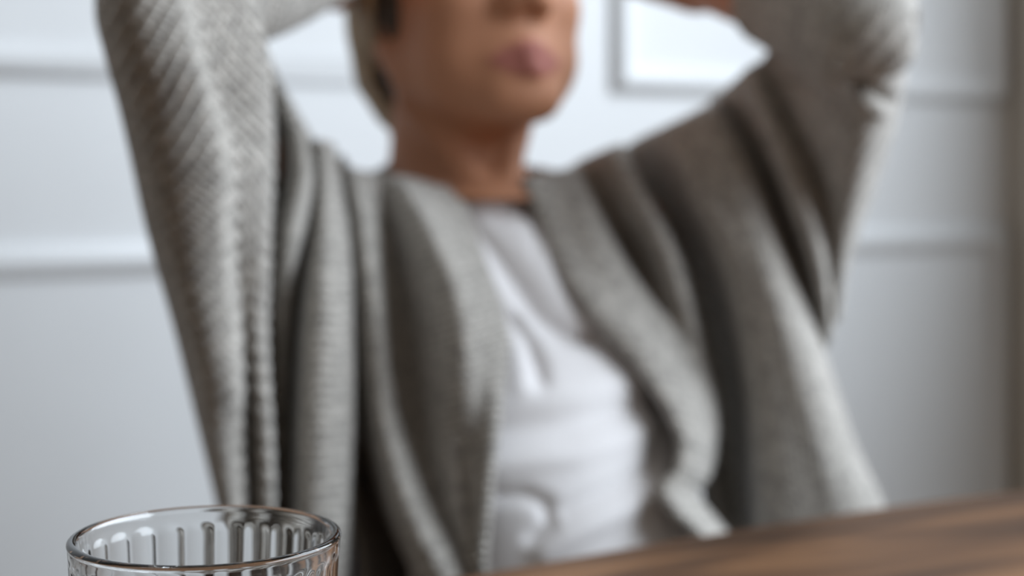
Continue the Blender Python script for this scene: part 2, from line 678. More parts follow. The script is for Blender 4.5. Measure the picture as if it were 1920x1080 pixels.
# ------------------------------------------------------------------ chair
FACE = math.atan2(math.sin(ANG), math.cos(ANG))
fx = np.array((math.sin(ANG), -math.cos(ANG), 0.0))     # the way the person sits
rx = np.array((math.cos(ANG), math.sin(ANG), 0.0))
hip = np.array((0.05, 1.03, 0.0))
chair = empty('chair', tuple(hip), 'dark navy upholstered chair the person sits on', 'chair')


def at(c, r=0.0, f=0.0, z=0.0):
    q = np.array(c) + rx * r + fx * f
    return (q[0], q[1], z)


box('seat', at(hip, 0, 0.07, 0.395), (0.42, 0.42, 0.05), ANG, M_CHAIR, chair, 0.02)
# curved, padded backrest
nv, nu = 24, 30
gg = np.zeros((nv, nu, 3))
for i, v in enumerate(np.linspace(0, 1, nv)):
    for j, u in enumerate(np.linspace(-1, 1, nu)):
        w = 0.165 * (1 - 0.10 * v**4)
        gg[i, j] = at(hip, u * w - 0.008, -0.205 + 0.02 * u * u - 0.055 * v, 0.43 + 0.37 * v - 0.02 * (abs(u)**4) * v)
bk = cloth('backrest', gg, M_CHAIR, chair, 0.03)
for sr in (-1, 1):
    for sf in (-1, 1):
        o = box('leg', at(hip, sr * 0.18, 0.07 + sf * 0.18, 0.19), (0.03, 0.03, 0.38), ANG, M_METAL, chair, 0.003)

# ------------------------------------------------------------------ the person
person = empty('person', (0.05, 1.0, 0), 'person in a grey knit cardigan and white t-shirt, both hands behind the head', 'person')
# head frame
yaw, pit = math.radians(28), math.radians(12)
HF = np.array((math.sin(yaw) * math.cos(pit), -math.cos(yaw) * math.cos(pit), math.sin(pit)))
HR = np.array((math.cos(yaw), math.sin(yaw), 0))
HU = np.cross(HF, HR) * -1
if HU[2] < 0:
    HU = -HU
HC = np.array((-0.035, 1.14, 1.073))
HM = np.stack([HR, HF, HU])


def H(r, f, u):
    return HC + HR * r + HF * f + HU * u


TU = np.array((0, 0, 1.0))
TM = np.stack([rx, fx, TU])
SH_L, SH_R = np.array((-0.140, 1.10, 0.905)), np.array((0.112, 1.235, 0.905))
MI_L, MI_R = np.array(P(398, 240, 0.985)), np.array(P(1545, 240, 1.18))
EL_L, EL_R = np.array(P(330, -52, 0.828)), np.array(P(1612, 54, 1.018))
WR_L, WR_R = np.array(P(622, -116, 1.035)), np.array(P(1310, -47, 1.20))

# sections of the t-shirt: height, centre x, y, half width, half depth, tilt
rings = [(0.951, -0.029, 1.142, 0.043, 0.050, 0.09), (0.947, -0.029, 1.141, 0.047, 0.054, 0.09), (0.938, -0.030, 1.138, 0.062, 0.061, 0.12),
         (0.925, -0.032, 1.130, 0.100, 0.078, 0.1), (0.895, -0.030, 1.122, 0.118, 0.092, 0.05), (0.855, -0.022, 1.112, 0.123, 0.098, 0),
         (0.81, -0.003, 1.098, 0.122, 0.103, 0), (0.77, 0.012, 1.08, 0.118, 0.101, 0), (0.72, 0.029, 1.064, 0.105, 0.100, 0),
         (0.66, 0.040, 1.048, 0.110, 0.105, 0), (0.57, 0.050, 1.03, 0.145, 0.120, 0)]
rs = spline(np.array(rings), 220)
rs[:, 0] -= 0.010

fld = Field((-0.27, 0.33, 0.0), (0.36, 1.36, 1.24), 0.0042)
# torso
fld.ellipsoid((0.05, 1.03, 0.52), TM, (0.125, 0.09, 0.085), 0.02)
fld.ellipsoid((0.036, 1.06, 0.65), TM, (0.085, 0.075, 0.13), 0.04)
fld.ellipsoid((-0.008, 1.10, 0.80), TM, (0.108, 0.082, 0.14), 0.05)
fld.ellipsoid((-0.032, 1.135, 0.885), TM, (0.095, 0.065, 0.05), 0.03)
fld.capsule((-0.045, 1.15, 0.905), SH_L, 0.03, 0.030, 0.03)
fld.capsule((-0.02, 1.165, 0.903), SH_R, 0.03, 0.032, 0.03)
# neck
nb, nt_ = np.array((-0.036, 1.150, 0.91)), np.array((-0.047, 1.158, 1.03))
fld.capsule(nb, nt_, 0.047, 0.043, 0.02)
fld.capsule((-0.070, 1.16, 0.918), (-0.060, 1.165, 0.975), 0.024, 0.018, 0.03)     # slope of the neck into the shoulder
fld.capsule((-0.018, 1.175, 0.918), (-0.026, 1.175, 0.975), 0.022, 0.018, 0.03)
notch = np.array(P(908, 362, 1.092))
fld.capsule(np.array(P(775, 190, 1.118)), notch + np.array((-0.006, 0.006, 0.004)), 0.0125, 0.010, 0.006)
fld.capsule(H(0.055, -0.015, -0.055), notch + np.array((0.016, 0.012, 0.004)), 0.011, 0.008, 0.010)
# head
fld.ellipsoid(H(0, -0.014, 0.025), HM, (0.066, 0.090, 0.083), 0.012)
fld.ellipsoid(H(0, 0.028, -0.025), HM, (0.058, 0.060, 0.082), 0.02)
for s in (-1, 1):
    fld.capsule(H(s * 0.050, 0.006, -0.054), H(s * 0.017, 0.068, -0.091), 0.017, 0.014, 0.02)
    fld.ellipsoid(H(s * 0.036, 0.046, -0.056), HM, (0.021, 0.024, 0.024), 0.02)
    fld.ellipsoid(H(s * 0.036, 0.055, -0.022), HM, (0.024, 0.026, 0.022), 0.015)
fld.ellipsoid(H(0, 0.072, -0.092), HM, (0.019, 0.016, 0.015), 0.015)
fld.ellipsoid(H(0, 0.062, -0.064), HM, (0.030, 0.026, 0.026), 0.015)
for s in (-1, 1):
    fld.ellipsoid(H(s * 0.032, 0.092, 0.006), HM, (0.017, 0.014, 0.012), 0.012, cut=True)
    fld.ellipsoid(H(s * 0.031, 0.067, 0.006), HM, (0.0135, 0.0135, 0.0125), 0.003)
    fld.capsule(H(s * 0.012, 0.083, 0.022), H(s * 0.044, 0.068, 0.024), 0.008, 0.007, 0.012)
fld.capsule(H(0, 0.082, 0.012), H(0, 0.103, -0.026), 0.007, 0.0105, 0.012)
for s in (-1, 1):
    fld.ellipsoid(H(s * 0.012, 0.093, -0.032), HM, (0.0075, 0.010, 0.0075), 0.008)
    fld.ellipsoid(H(s * 0.007, 0.101, -0.041), HM, (0.0035, 0.005, 0.004), 0.003, cut=True)
    fld.capsule(H(s * 0.024, 0.077, -0.068), H(s * 0.004, 0.089, -0.0625), 0.0045, 0.0062, 0.005)
    fld.capsule(H(s * 0.022, 0.077, -0.0705), H(s * 0.000, 0.0885, -0.0755), 0.0045, 0.0075, 0.005)
    fld.ellipsoid(H(s * 0.064, -0.012, -0.016), HM, (0.0065, 0.017, 0.030), 0.006)
    fld.ellipsoid(H(s * 0.064, -0.003, -0.045), HM, (0.006, 0.009, 0.010), 0.005)
fld.capsule(H(-0.02, 0.0905, -0.0685), H(0.02, 0.0905, -0.0685), 0.0014, 0.0014, 0.003, cut=True)
# arms
for S_, M_, E_, W_ in ((SH_L, MI_L, EL_L, WR_L), (SH_R, MI_R, EL_R, WR_R)):
    fld.capsule(S_, M_, 0.029, 0.028, 0.02)
    fld.capsule(M_, E_, 0.028, 0.028, 0.02)
    fld.capsule(E_, E_ + (W_ - E_) * 0.35, 0.028, 0.028, 0.012)
    fld.capsule(E_ + (W_ - E_) * 0.35, W_, 0.028, 0.0235, 0.012)


def hand(w, palm_end, back, ups, side):
    """palm from the wrist, four unequal fingers lying round the back of the head, a thumb from the palm's side"""
    w, palm_end = np.array(w), np.array(palm_end)
    d = palm_end - w
    d /= np.linalg.norm(d)
    up = np.array(ups, float)
    up -= d * (up @ d)
    up /= np.linalg.norm(up)
    for k in (-0.024, -0.008, 0.008, 0.024):
        fld.capsule(w + up * k * 0.6, palm_end + up * k, 0.014, 0.0105, 0.012)
    for k, L in ((0.0255, 0.068), (0.0085, 0.078), (-0.0085, 0.073), (-0.0255, 0.056)):
        a = palm_end + up * k
        dirs = [d, 0.8 * d + 0.6 * np.array(back), 0.45 * d + 0.9 * np.array(back)]
        rad = [0.0088, 0.008, 0.0072, 0.0062]
        for q in range(3):
            dd = dirs[q] / np.linalg.norm(dirs[q])
            b = a + dd * L * (0.45, 0.32, 0.23)[q]
            fld.capsule(a, b, rad[q], rad[q + 1], 0.003)
            a = b
    t0 = w + d * 0.025 + up * 0.02
    t1 = t0 + d * 0.03 + up * 0.025
    fld.capsule(w + d * 0.01 + up * 0.008, t0 + up * 0.004, 0.014, 0.012, 0.01)
    fld.capsule(t0, t1, 0.012, 0.010, 0.006)
    fld.capsule(t1, t1 + d * 0.028 + up * 0.006 + np.array(back) * 0.004, 0.0095, 0.0075, 0.003)


hand(WR_L, (-0.128, 1.135, 1.125), (0.9, 0.4, 0.0), (0, 0, -1), -1)
hand(WR_R, (0.042, 1.252, 1.140), (-0.9, -0.05, -0.1), (0, 0, 1), 1)
fld.capsule(WR_R, WR_R + (np.array((0.042, 1.252, 1.140)) - WR_R) * 0.5, 0.024, 0.021, 0.012)
# legs and feet
KN, AN = [], []
for s in (-1, 1):
    hj = hip + rx * s * 0.075 + np.array((0, 0, 0.505))
    kn = hj + fx * 0.40 + rx * s * 0.02 + np.array((0, 0, 0.005))
    an = kn + fx * 0.0 + np.array((0, 0, -0.43))
    fld.capsule(hj, kn, 0.066, 0.050, 0.03)
    fld.capsule(kn, an, 0.046, 0.032, 0.015)
    fld.capsule(an + np.array((0, 0, -0.035)), an + fx * 0.16 + np.array((0, 0, -0.052)), 0.032, 0.024, 0.02)
    KN.append((hj, kn, an))
# keep the front of the torso inside the t-shirt
sl, X = fld.sub((-0.2, 0.9, 0.5), (0.2, 1.2, 0.97))
zz = X[..., 2]
for _ in range(2):
    cx, cy, ra, rb, tl = (np.interp(zz, rs[::-1, 0], rs[::-1, k]) for k in (1, 2, 3, 4, 5))
    lr = (X[..., 0] - cx) * rx[0] + (X[..., 1] - cy) * rx[1]
    lf = (X[..., 0] - cx) * fx[0] + (X[..., 1] - cy) * fx[1]
    zz = X[..., 2] + tl * lf
dcut = lf - rb * np.sqrt(np.clip(1 - (lr / ra)**2, 0, 1)) + 0.018
ok = (lf > 0) & (abs(lr) < ra * 0.98) & (zz < rs[8, 0])
fld.D[sl] = np.where(ok, np.maximum(fld.D[sl], dcut), fld.D[sl]).astype(np.float32)
me, V = fld.mesh('body')
# colour of the skin, lips, brows, eyes
q = (V - HC) @ HM.T
tint = np.tile(np.array((0.425, 0.20, 0.113, 1.0)), (len(V), 1))


def paint(mask, col):
    tint[:, :3] = tint[:, :3] * (1 - mask[:, None]) + np.array(col) * mask[:, None]


lip = np.clip(1.35 - ((q[:, 0] / 0.0265)**2 + ((q[:, 2] + 0.0695) / (0.0125 * np.clip(1 - (q[:, 0] / 0.035)**2, 0.2, 1)))**2), 0, 0.35) / 0.35 * (q[:, 1] > 0.07)
paint(lip * 0.9, (0.31, 0.105, 0.088))
brow = np.exp(-((q[:, 2] - 0.025 - 0.003 * np.cos(q[:, 0] / 0.02)) / 0.0035)**2) * (abs(q[:, 0]) > 0.012) * (abs(q[:, 0]) < 0.046) * (q[:, 1] > 0.05)
paint(brow * 0.8, (0.10, 0.07, 0.045))
for s in (-1, 1):
    dd = np.hypot((q[:, 0] - s * 0.031) / 0.0125, (q[:, 2] - 0.006) / 0.0042)
    paint(np.clip((1.0 - dd) * 4, 0, 1) * (q[:, 1] > 0.07), (0.60, 0.55, 0.51))
    dd = np.hypot(q[:, 0] - s * 0.031, q[:, 2] - 0.006) / 0.0055
    paint(np.clip((1.0 - dd) * 4, 0, 1) * (q[:, 1] > 0.07), (0.06, 0.05, 0.04))
at_ = me.color_attributes.new('tint', 'FLOAT_COLOR', 'POINT')
at_.data.foreach_set('color', tint.astype(np.float32).ravel())
body = link('body', me, M_SKIN, person)

# hair: a short bob, hairline in front of the ear, tapering to the nape; a dark layer beneath paints in the shade by ear and nape
def hair_mesh(name, grow, back, mat, parent):
    hf = Field((-0.20, 0.98, 0.94), (0.11, 1.33, 1.22), 0.003)
    hf.ellipsoid(H(0, -0.014, 0.022), HM, (0.075 + grow, 0.101 + grow, 0.099 + grow), 0.01)
    hf.ellipsoid(H(0, -0.050, -0.022), HM, (0.062 + grow, 0.054 + grow, 0.062 + grow), 0.03)
    for s in (-1, 1):
        hf.capsule(H(s * 0.024, -0.078, -0.04), H(s * 0.014, -0.082, -0.095), 0.026 + grow, 0.010 + grow, 0.02)
        hf.capsule(H(s * 0.060, -0.008, 0.03), H(s * 0.059, -0.006, -0.028), 0.015 + grow, 0.013 + grow, 0.015)
    sl, X = hf.sub(hf.lo, hf.lo + hf.n * hf.h)
    hq = (X - HC) @ HM.T
    fb = np.interp(hq[..., 2], [-0.09, -0.056, -0.042, -0.032, 0.03, 0.05, 0.075, 0.12], [-0.045, -0.030, -0.018, 0.012, 0.030, 0.036, 0.068, 0.12]) - back * np.clip(1.3 - hq[..., 2] / 0.06, 0, 1)
    ang = np.arctan2(hq[..., 0], -hq[..., 1] + 0.01)
    strand = 0.0014 * np.sin(ang * 46 + 2.5 * np.sin(hq[..., 2] * 28)) + 0.0008 * np.sin(ang * 19 + 1)
    hf.D[sl] = np.maximum(hf.D[sl] + strand, (hq[..., 1] - fb) * 0.9).astype(np.float32)
    return link(name, hf.mesh(name)[0], mat, parent)


hair = hair_mesh('hair', 0.0, 0.020, M_HAIR, person)
hair_shade = hair_mesh('hair_shade_layer', -0.004, 0.0, M_HAIR_SHADE, hair)
tag(hair_shade, 'hair beneath the blonde layer, coloured dark brown as painted shade')

# trousers and shoes
tf = Field((-0.16, 0.38, 0.06), (0.34, 1.22, 0.64), 0.006)
tf.ellipsoid((0.05, 1.03, 0.53), TM, (0.15, 0.11, 0.10), 0.02)
for hj, kn, an in KN:
    tf.capsule(hj, kn, 0.073, 0.058, 0.03)
    tf.capsule(kn, an + np.array((0, 0, 0.03)), 0.055, 0.045, 0.015)
me, _ = tf.mesh('trousers')
tag(link('trousers', me, M_JEANS, person), 'dark navy trousers')
for hj, kn, an in KN:
    sf = Field(an - np.array((0.3, 0.3, 0.12)), an + np.array((0.3, 0.3, 0.08)), 0.005)
    a = an + np.array((0, 0, -0.03))
    sf.capsule(a, a + fx * 0.17 + np.array((0, 0, -0.014)), 0.040, 0.030, 0.02)
    sf.capsule(a, a + np.array((0, 0, 0.03)), 0.038, 0.036, 0.02)
    sl, X = sf.sub(sf.lo, sf.lo + sf.n * sf.h)
    sf.D[sl] = np.maximum(sf.D[sl], 0.004 - X[..., 2])
    me, _ = sf.mesh('shoe')
    link('shoe', me, M_SHOE, person)

# ---- white t-shirt: elliptical sections of the leaning torso, creased where the photo shows creases
th2 = np.linspace(0, 2 * math.pi, 260, endpoint=False)
g = np.zeros((220, 260, 3))
for i, (z, cx, cy, a, b, t) in enumerate(rs):
    lr, lf = a * np.cos(th2), b * np.sin(th2)
    g[i, :, 0] = cx + rx[0] * lr + fx[0] * lf
    g[i, :, 1] = cy + rx[1] * lr + fx[1] * lf
    g[i, :, 2] = z - t * lf
ctrs = rs[:, None, 1:3]
n = g.copy()
n[..., :2] -= ctrs
n[..., 2] = 0
n /= np.linalg.norm(n, axis=2, keepdims=True) + 1e-9
px = pix(g)
front = (n @ fx > -0.2)
disp = np.zeros(g.shape[:2])
for line, w, amp in [([(880, 420), (930, 480), (975, 540), (1015, 600), (1060, 632), (1120, 640)], 18, -0.010),
                     ([(960, 425), (1010, 500), (1060, 575), (1100, 610)], 22, 0.004),
                     ([(900, 500), (950, 570), (985, 620)], 24, 0.004),
                     ([(960, 600), (995, 650), (1012, 695), (1014, 715)], 13, -0.008),
                     ([(965, 650), (975, 720)], 20, 0.004),
                     ([(1003, 380), (1008, 440), (1004, 470)], 10, -0.004),
                     ([(930, 812), (1050, 805), (1190, 770)], 30, -0.0045),
                     ([(930, 870), (1080, 850), (1220, 800)], 26, 0.004),
                     ([(930, 745), (1080, 740), (1200, 700)], 30, 0.003),
                     ([(925, 930), (985, 928), (1022, 945), (1030, 985), (1000, 1010)], 14, -0.006),
                     ([(1020, 1030), (1100, 985), (1180, 945), (1230, 920)], 26, 0.006),
                     ([(1060, 960), (1150, 920), (1220, 880)], 18, -0.004),
                     ([(1238, 735), (1246, 800), (1242, 850)], 24, -0.008)]:
    disp += amp * np.exp(-(polydist(px, line) / w)**2)
g = g + n * (disp * front)[..., None]
shirt = cloth('t_shirt', np.concatenate([g, g[:, :1]], 1), M_SHIRT, person, 0.0015)
# ribbed collar of the t-shirt
gc = []
for a in np.linspace(0, 2 * math.pi, 9):
    r_ = rs[4]
    lr, lf = (r_[3] + 0.0022 * math.cos(a)) * np.cos(th2), (r_[4] + 0.0022 * math.cos(a)) * np.sin(th2)
    gc.append(np.stack([r_[1] + rx[0] * lr + fx[0] * lf, r_[2] + rx[1] * lr + fx[1] * lf, r_[0] - r_[5] * lf + 0.005 * math.sin(a)], -1))
gc = np.array(gc)
me = mesh_np('collar', gc.reshape(-1, 3), grid_faces(9, 260, True))
link('collar', me, M_SHIRT, shirt)

# ---- cardigan
card = bpy.data.objects.new('cardigan', None)
C.objects.link(card)
card.parent = person
card.matrix_parent_inverse = person.matrix_world.inverted()
card.empty_display_size = 0.05
tag(card, 'oversized grey wool knit cardigan, open at the front')


def knit_sheet(name, cols, nv, nu, roll=None, thick=0.005, ribs=None, parent=None):
    g = sheet(cols, nv, nu, roll)
    n = facing_camera(grid_normals(g))
    if ribs is not None:
        g = g + n * ribs(g)[..., None]
    return cloth(name, g, M_KNIT, parent or card, thick)


# left sleeve with the wide drape below it
sil = [(-100, 215), (-40, 192), (0, 186), (50, 188), (100, 204), (200, 231), (300, 254), (400, 275), (500, 301), (600, 330), (700, 355), (800, 379), (900, 403), (1000, 426), (1090, 446)]
sy, sx = zip(*sil)
SX = lambda y: float(np.interp(y, sy, sx))
YS = lambda y: float(np.interp(y, [-100, 0, 100, 200, 300, 500, 700, 1000], [0.80, 0.80, 0.81, 0.83, 0.845, 0.875, 0.895, 0.915]))
X4 = lambda y: float(np.interp(y, [-100, 0, 100, 200, 300, 500, 640, 720, 900, 1090], [350, 362, 385, 415, 438, 442, 456, 462, 463, 465]))
ys = [-100, -40, 20, 100, 200, 300, 400, 500, 600, 700, 800, 900, 1000, 1090]
dip = lambda y: float(np.interp(y, [0, 300, 640, 760, 1090], [0.0, 0.004, 0.008, 0.032, 0.036]))
A = [[(min(SX(y) + 250, 500), y, YS(y) + 0.20) for y in ys],
     [(SX(y) + 110, y, YS(y) + 0.17) for y in ys],
     [(SX(y) + 28, y, YS(y) + 0.085) for y in ys],
     [(SX(y), y, YS(y)) for y in ys],
     [(SX(y) + 17, y, YS(y) - 0.030) for y in ys],
     [(SX(y) + 0.36 * (X4(y) - SX(y)), y, YS(y) - 0.050 + 0.010 * (y > 700)) for y in ys],
     [(SX(y) + 0.78 * (X4(y) - SX(y)), y, YS(y) - 0.042 + 0.014 * (y > 700)) for y in ys],
     [(X4(y), y, YS(y) - 0.026 + dip(y)) for y in ys],
     [(455, -20, .805), (472, 60, .812), (484, 120, .82), (490, 200, .834), (492, 300, .849), (490, 400, .858), (487, 500, .862), (482, 600, .866), (487, 700, .872), (494, 800, .876), (499, 900, .88), (500, 1090, .888)],
     [(462, -10, .83), (484, 60, .83), (498, 130, .85), (503, 200, .862), (504, 300, .872), (500, 400, .880), (497, 500, .878), (493, 600, .886), (497, 700, .892), (503, 800, .897), (507, 900, .90), (507, 1090, .905)],
     [(478, 50, .92), (490, 110, .94), (500, 200, .955), (503, 300, .96), (500, 400, .95), (498, 500, .94), (496, 600, .945), (499, 700, .95), (505, 800, .952), (508, 900, .955), (508, 1090, .955)],
     [(492, 90, .96), (510, 160, 1.0), (522, 240, 1.03), (525, 320, 1.03), (520, 400, 1.0), (512, 470, .965), (510, 560, .958), (513, 650, .96), (518, 750, .963), (521, 850, .965), (522, 1090, .968)],
     [(525, 165, 1.01), (552, 230, 1.0), (568, 273, .988), (564, 362, .97), (544, 451, .948), (532, 560, .950), (528, 700, .953), (528, 900, .956), (527, 1090, .958)],
     [(580, 256, 1.04), (589, 318, 1.035), (576, 451, .995), (562, 540, .985), (554, 620, .983), (546, 730, .983), (541, 824, .983), (538, 940, .983), (536, 1090, .983)],
     [(600, 266, 1.02), (606, 330, 1.0), (604, 440, .962), (596, 540, .935), (588, 640, .925), (578, 778, .917), (572, 917, .916), (568, 1090, .916)],
     [(612, 270, 1.03), (624, 340, 1.012), (634, 440, .975), (638, 540, .95), (640, 640, .938), (638, 778, .928), (634, 917, .926), (630, 1090, .926)],
     [(622, 275, 1.06), (636, 350, 1.04), (650, 440, 1.01), (656, 540, .985), (658, 640, .975), (658, 778, .965), (654, 917, .962), (650, 1090, .962)],
     [(615, 285, 1.10), (630, 360, 1.08), (642, 445, 1.06), (647, 545, 1.04), (648, 640, 1.03), (648, 778, 1.02), (644, 917, 1.01), (640, 1090, 1.01)]]


def ribs_left(g):
    p = pix(g)
    x4 = np.interp(p[..., 1], [-100, 0, 100, 200, 300, 500, 640, 720, 900, 1090], [350, 362, 385, 415, 438, 442, 456, 462, 463, 465])
    dx = p[..., 0] - x4
    ph = np.where(dx < 0, dx * 0.80 + (p[..., 1] + 20) * 0.62, -dx * 0.9 + (p[..., 1] + 20) * 0.62)
    fade = np.clip((530 - p[..., 0]) / 60, 0, 1)
    ph2 = p[..., 1] * 0.9 + p[..., 0] * 0.05
    edge = np.clip((p[..., 0] - np.interp(p[..., 1], sy, sx) - 6) / 40, 0, 1)
    return 0.0012 * np.sin(ph * 2 * math.pi / 23.0) * fade * edge + 0.0006 * np.sin(ph2 * 2 * math.pi / 17.0) * (1 - fade)


lsleeve = knit_sheet('sleeve', A, 420, 330, None, 0.005, ribs_left)
g, n = tube([(236, -74, 0.806, 0.010), (252, -72, 0.808, 0.030), (300, -66, 0.815, 0.043), (400, -60, 0.86, 0.043), (480, -62, 0.92, 0.040), (550, -85, 0.975, 0.038), (600, -104, 1.015, 0.036), (632, -116, 1.035, 0.034)], 160, 90)
ph = np.linspace(0, 1, 160)[:, None]
g = g + n * (0.0012 * np.sin(ph * 2 * math.pi * 34) + 0 * g[..., 0])[..., None]
cloth('forearm_sleeve', np.concatenate([g, g[:, :1]], 1), M_KNIT, lsleeve, 0.004)

# left front panel and its ribbed band
B = [[(640, 300, 1.10), (640, 451, 1.07), (646, 560, 1.05), (661, 697, 1.04), (690, 845, 1.03), (730, 967, 1.01), (775, 1065, 1.0), (795, 1110, 1.0)],
     [(648, 316, 1.08), (656, 451, 1.035), (662, 560, 1.01), (672, 697, .995), (700, 845, .98), (738, 967, .96), (782, 1065, .94), (802, 1110, .935)],
     [(662, 326, 1.05), (682, 451, .99), (696, 560, .965), (708, 697, .952), (730, 845, .94), (766, 960, .928), (816, 1062, .912), (838, 1108, .908)],
     [(686, 331, 1.065), (712, 451, 1.015), (729, 560, .995), (743, 697, .980), (772, 845, .965), (810, 950, .948), (866, 1058, .928), (886, 1104, .922)],
     [(712, 335, 1.075), (740, 460, 1.03), (760, 565, 1.005), (776, 697, .988), (802, 845, .972), (832, 950, .952), (878, 1058, .929), (897, 1104, .922)],
     [(730, 336, 1.07), (772, 447, 1.005), (806, 555, .975), (820, 660, .962), (834, 790, .95), (850, 900, .94), (872, 1000, .928), (898, 1085, .918)],
     [(752, 336, 1.075), (805, 435, .985), (848, 545, .950), (862, 640, .938), (866, 740, .937), (870, 850, .944), (880, 960, .936), (897, 1060, .924), (908, 1102, .918)],
     [(800, 348, 1.085), (846, 432, 1.01), (884, 528, .972), (905, 610, .953), (905, 700, .944), (900, 800, .938), (898, 900, .934), (897, 1000, .926), (905, 1102, .914)],
     [(862, 372, 1.08), (882, 430, 1.045), (907, 500, 1.01), (932, 570, .985), (947, 640, .968), (941, 700, .956), (932, 780, .940), (920, 880, .930), (912, 980, .922), (906, 1060, .914), (915, 1102, .911)],
     [(856, 376, 1.10), (874, 434, 1.065), (897, 504, 1.03), (920, 574, 1.01), (934, 642, .99), (928, 702, .98), (920, 782, .97), (908, 882, .96), (900, 982, .95), (896, 1062, .94), (905, 1104, .93)]]


def ribs_front(g):
    p = pix(g)
    return 0.0006 * np.sin((p[..., 1] * 0.92 + p[..., 0] * 0.30) * 2 * math.pi / 15.0)


knit_sheet('front_panel', B, 380, 240, 0.05, 0.005, ribs_front)

# right front panel
Cc = [[(1002, 350, 1.11), (1042, 440, 1.085), (1077, 520, 1.06), (1122, 587, 1.045), (1172, 648, 1.035), (1222, 708, 1.025), (1262, 767, 1.02), (1289, 830, 1.015), (1284, 878, 1.01), (1255, 925, 1.005), (1272, 955, .995), (1325, 1005, .985), (1360, 1040, .98)],
      [(988, 346, 1.088), (1030, 440, 1.06), (1065, 520, 1.033), (1110, 585, 1.015), (1160, 645, 1.005), (1210, 705, .995), (1250, 765, .99), (1277, 830, .985), (1272, 880, .985), (1243, 922, .98), (1260, 955, .97), (1313, 1005, .962), (1350, 1040, .957)],
      [(1024, 334, 1.096), (1072, 440, 1.045), (1110, 520, 1.022), (1155, 580, 1.01), (1205, 640, 1.0), (1258, 705, .995), (1297, 770, .99), (1310, 830, .987), (1300, 885, .985), (1275, 925, .98), (1298, 960, .972), (1335, 1000, .967), (1370, 1035, .962)],
      [(1068, 325, 1.125), (1118, 430, 1.058), (1158, 505, 1.042), (1205, 570, 1.035), (1250, 630, 1.025), (1292, 695, 1.018), (1320, 765, 1.008), (1326, 830, 1.003), (1313, 885, 1.0), (1289, 928, .99), (1312, 962, .98), (1345, 1000, .975), (1380, 1033, .97)],
      [(1095, 312, 1.155), (1147, 415, 1.105), (1187, 490, 1.09), (1228, 555, 1.068), (1270, 620, 1.042), (1305, 690, 1.028), (1328, 765, 1.016), (1330, 830, 1.01), (1318, 888, 1.005), (1294, 929, .995), (1316, 962, .985), (1348, 999, .98), (1383, 1032, .975)],
      [(1142, 289, 1.14), (1192, 380, 1.085), (1232, 448, 1.07), (1262, 515, 1.058), (1290, 592, 1.043), (1318, 690, 1.034), (1334, 765, 1.026), (1334, 830, 1.02), (1321, 890, 1.013), (1298, 930, 1.003), (1320, 961, .993), (1350, 997, .987), (1385, 1030, .985)],
      [(1165, 281, 1.155), (1213, 376, 1.105), (1252, 442, 1.09), (1280, 510, 1.08), (1302, 590, 1.068), (1327, 690, 1.055), (1340, 765, 1.045), (1339, 830, 1.04), (1325, 890, 1.033), (1303, 930, 1.02), (1325, 960, 1.01), (1354, 995, 1.005), (1390, 1028, 1.0)],
      [(1170, 286, 1.19), (1215, 385, 1.15), (1250, 450, 1.135), (1276, 518, 1.125), (1296, 595, 1.11), (1320, 693, 1.10), (1332, 767, 1.09), (1331, 832, 1.085), (1317, 890, 1.075), (1296, 930, 1.06), (1318, 962, 1.05), (1348, 998, 1.04), (1384, 1030, 1.03)]]

rest = lambda y: float(np.interp(y, [400, 520, 585, 645, 705, 765, 830, 880, 925, 1000], [0, .010, .022, .032, .038, .030, .020, .012, .006, .010]))
tilt = (.0, -.006, .004, .015, .017, .020, .022, .022)
low = lambda y: float(np.clip((y - 500) / 140, 0, 1))
upper = lambda y: float(np.interp(y, [300, 400, 520, 640], [0, .018, .014, 0]))
v5 = lambda y: 0.022 * math.exp(-((y - 480) / 90.0)**2)
Cc = [[(x, y, d + rest(y) + (upper(y) if k > 1 else 0) + tilt[k] * low(y) + (v5(y) if k == 4 else 0)) for x, y, d in c] for k, c in enumerate(Cc)]     # the panel lies on the t-shirt


def ribs_right(g):
    p = pix(g)
    return 0.0007 * np.sin((p[..., 1] * 0.95 - p[..., 0] * 0.32) * 2 * math.pi / 15.0)


knit_sheet('front_panel', Cc, 380, 240, 0.05, 0.005, ribs_right)

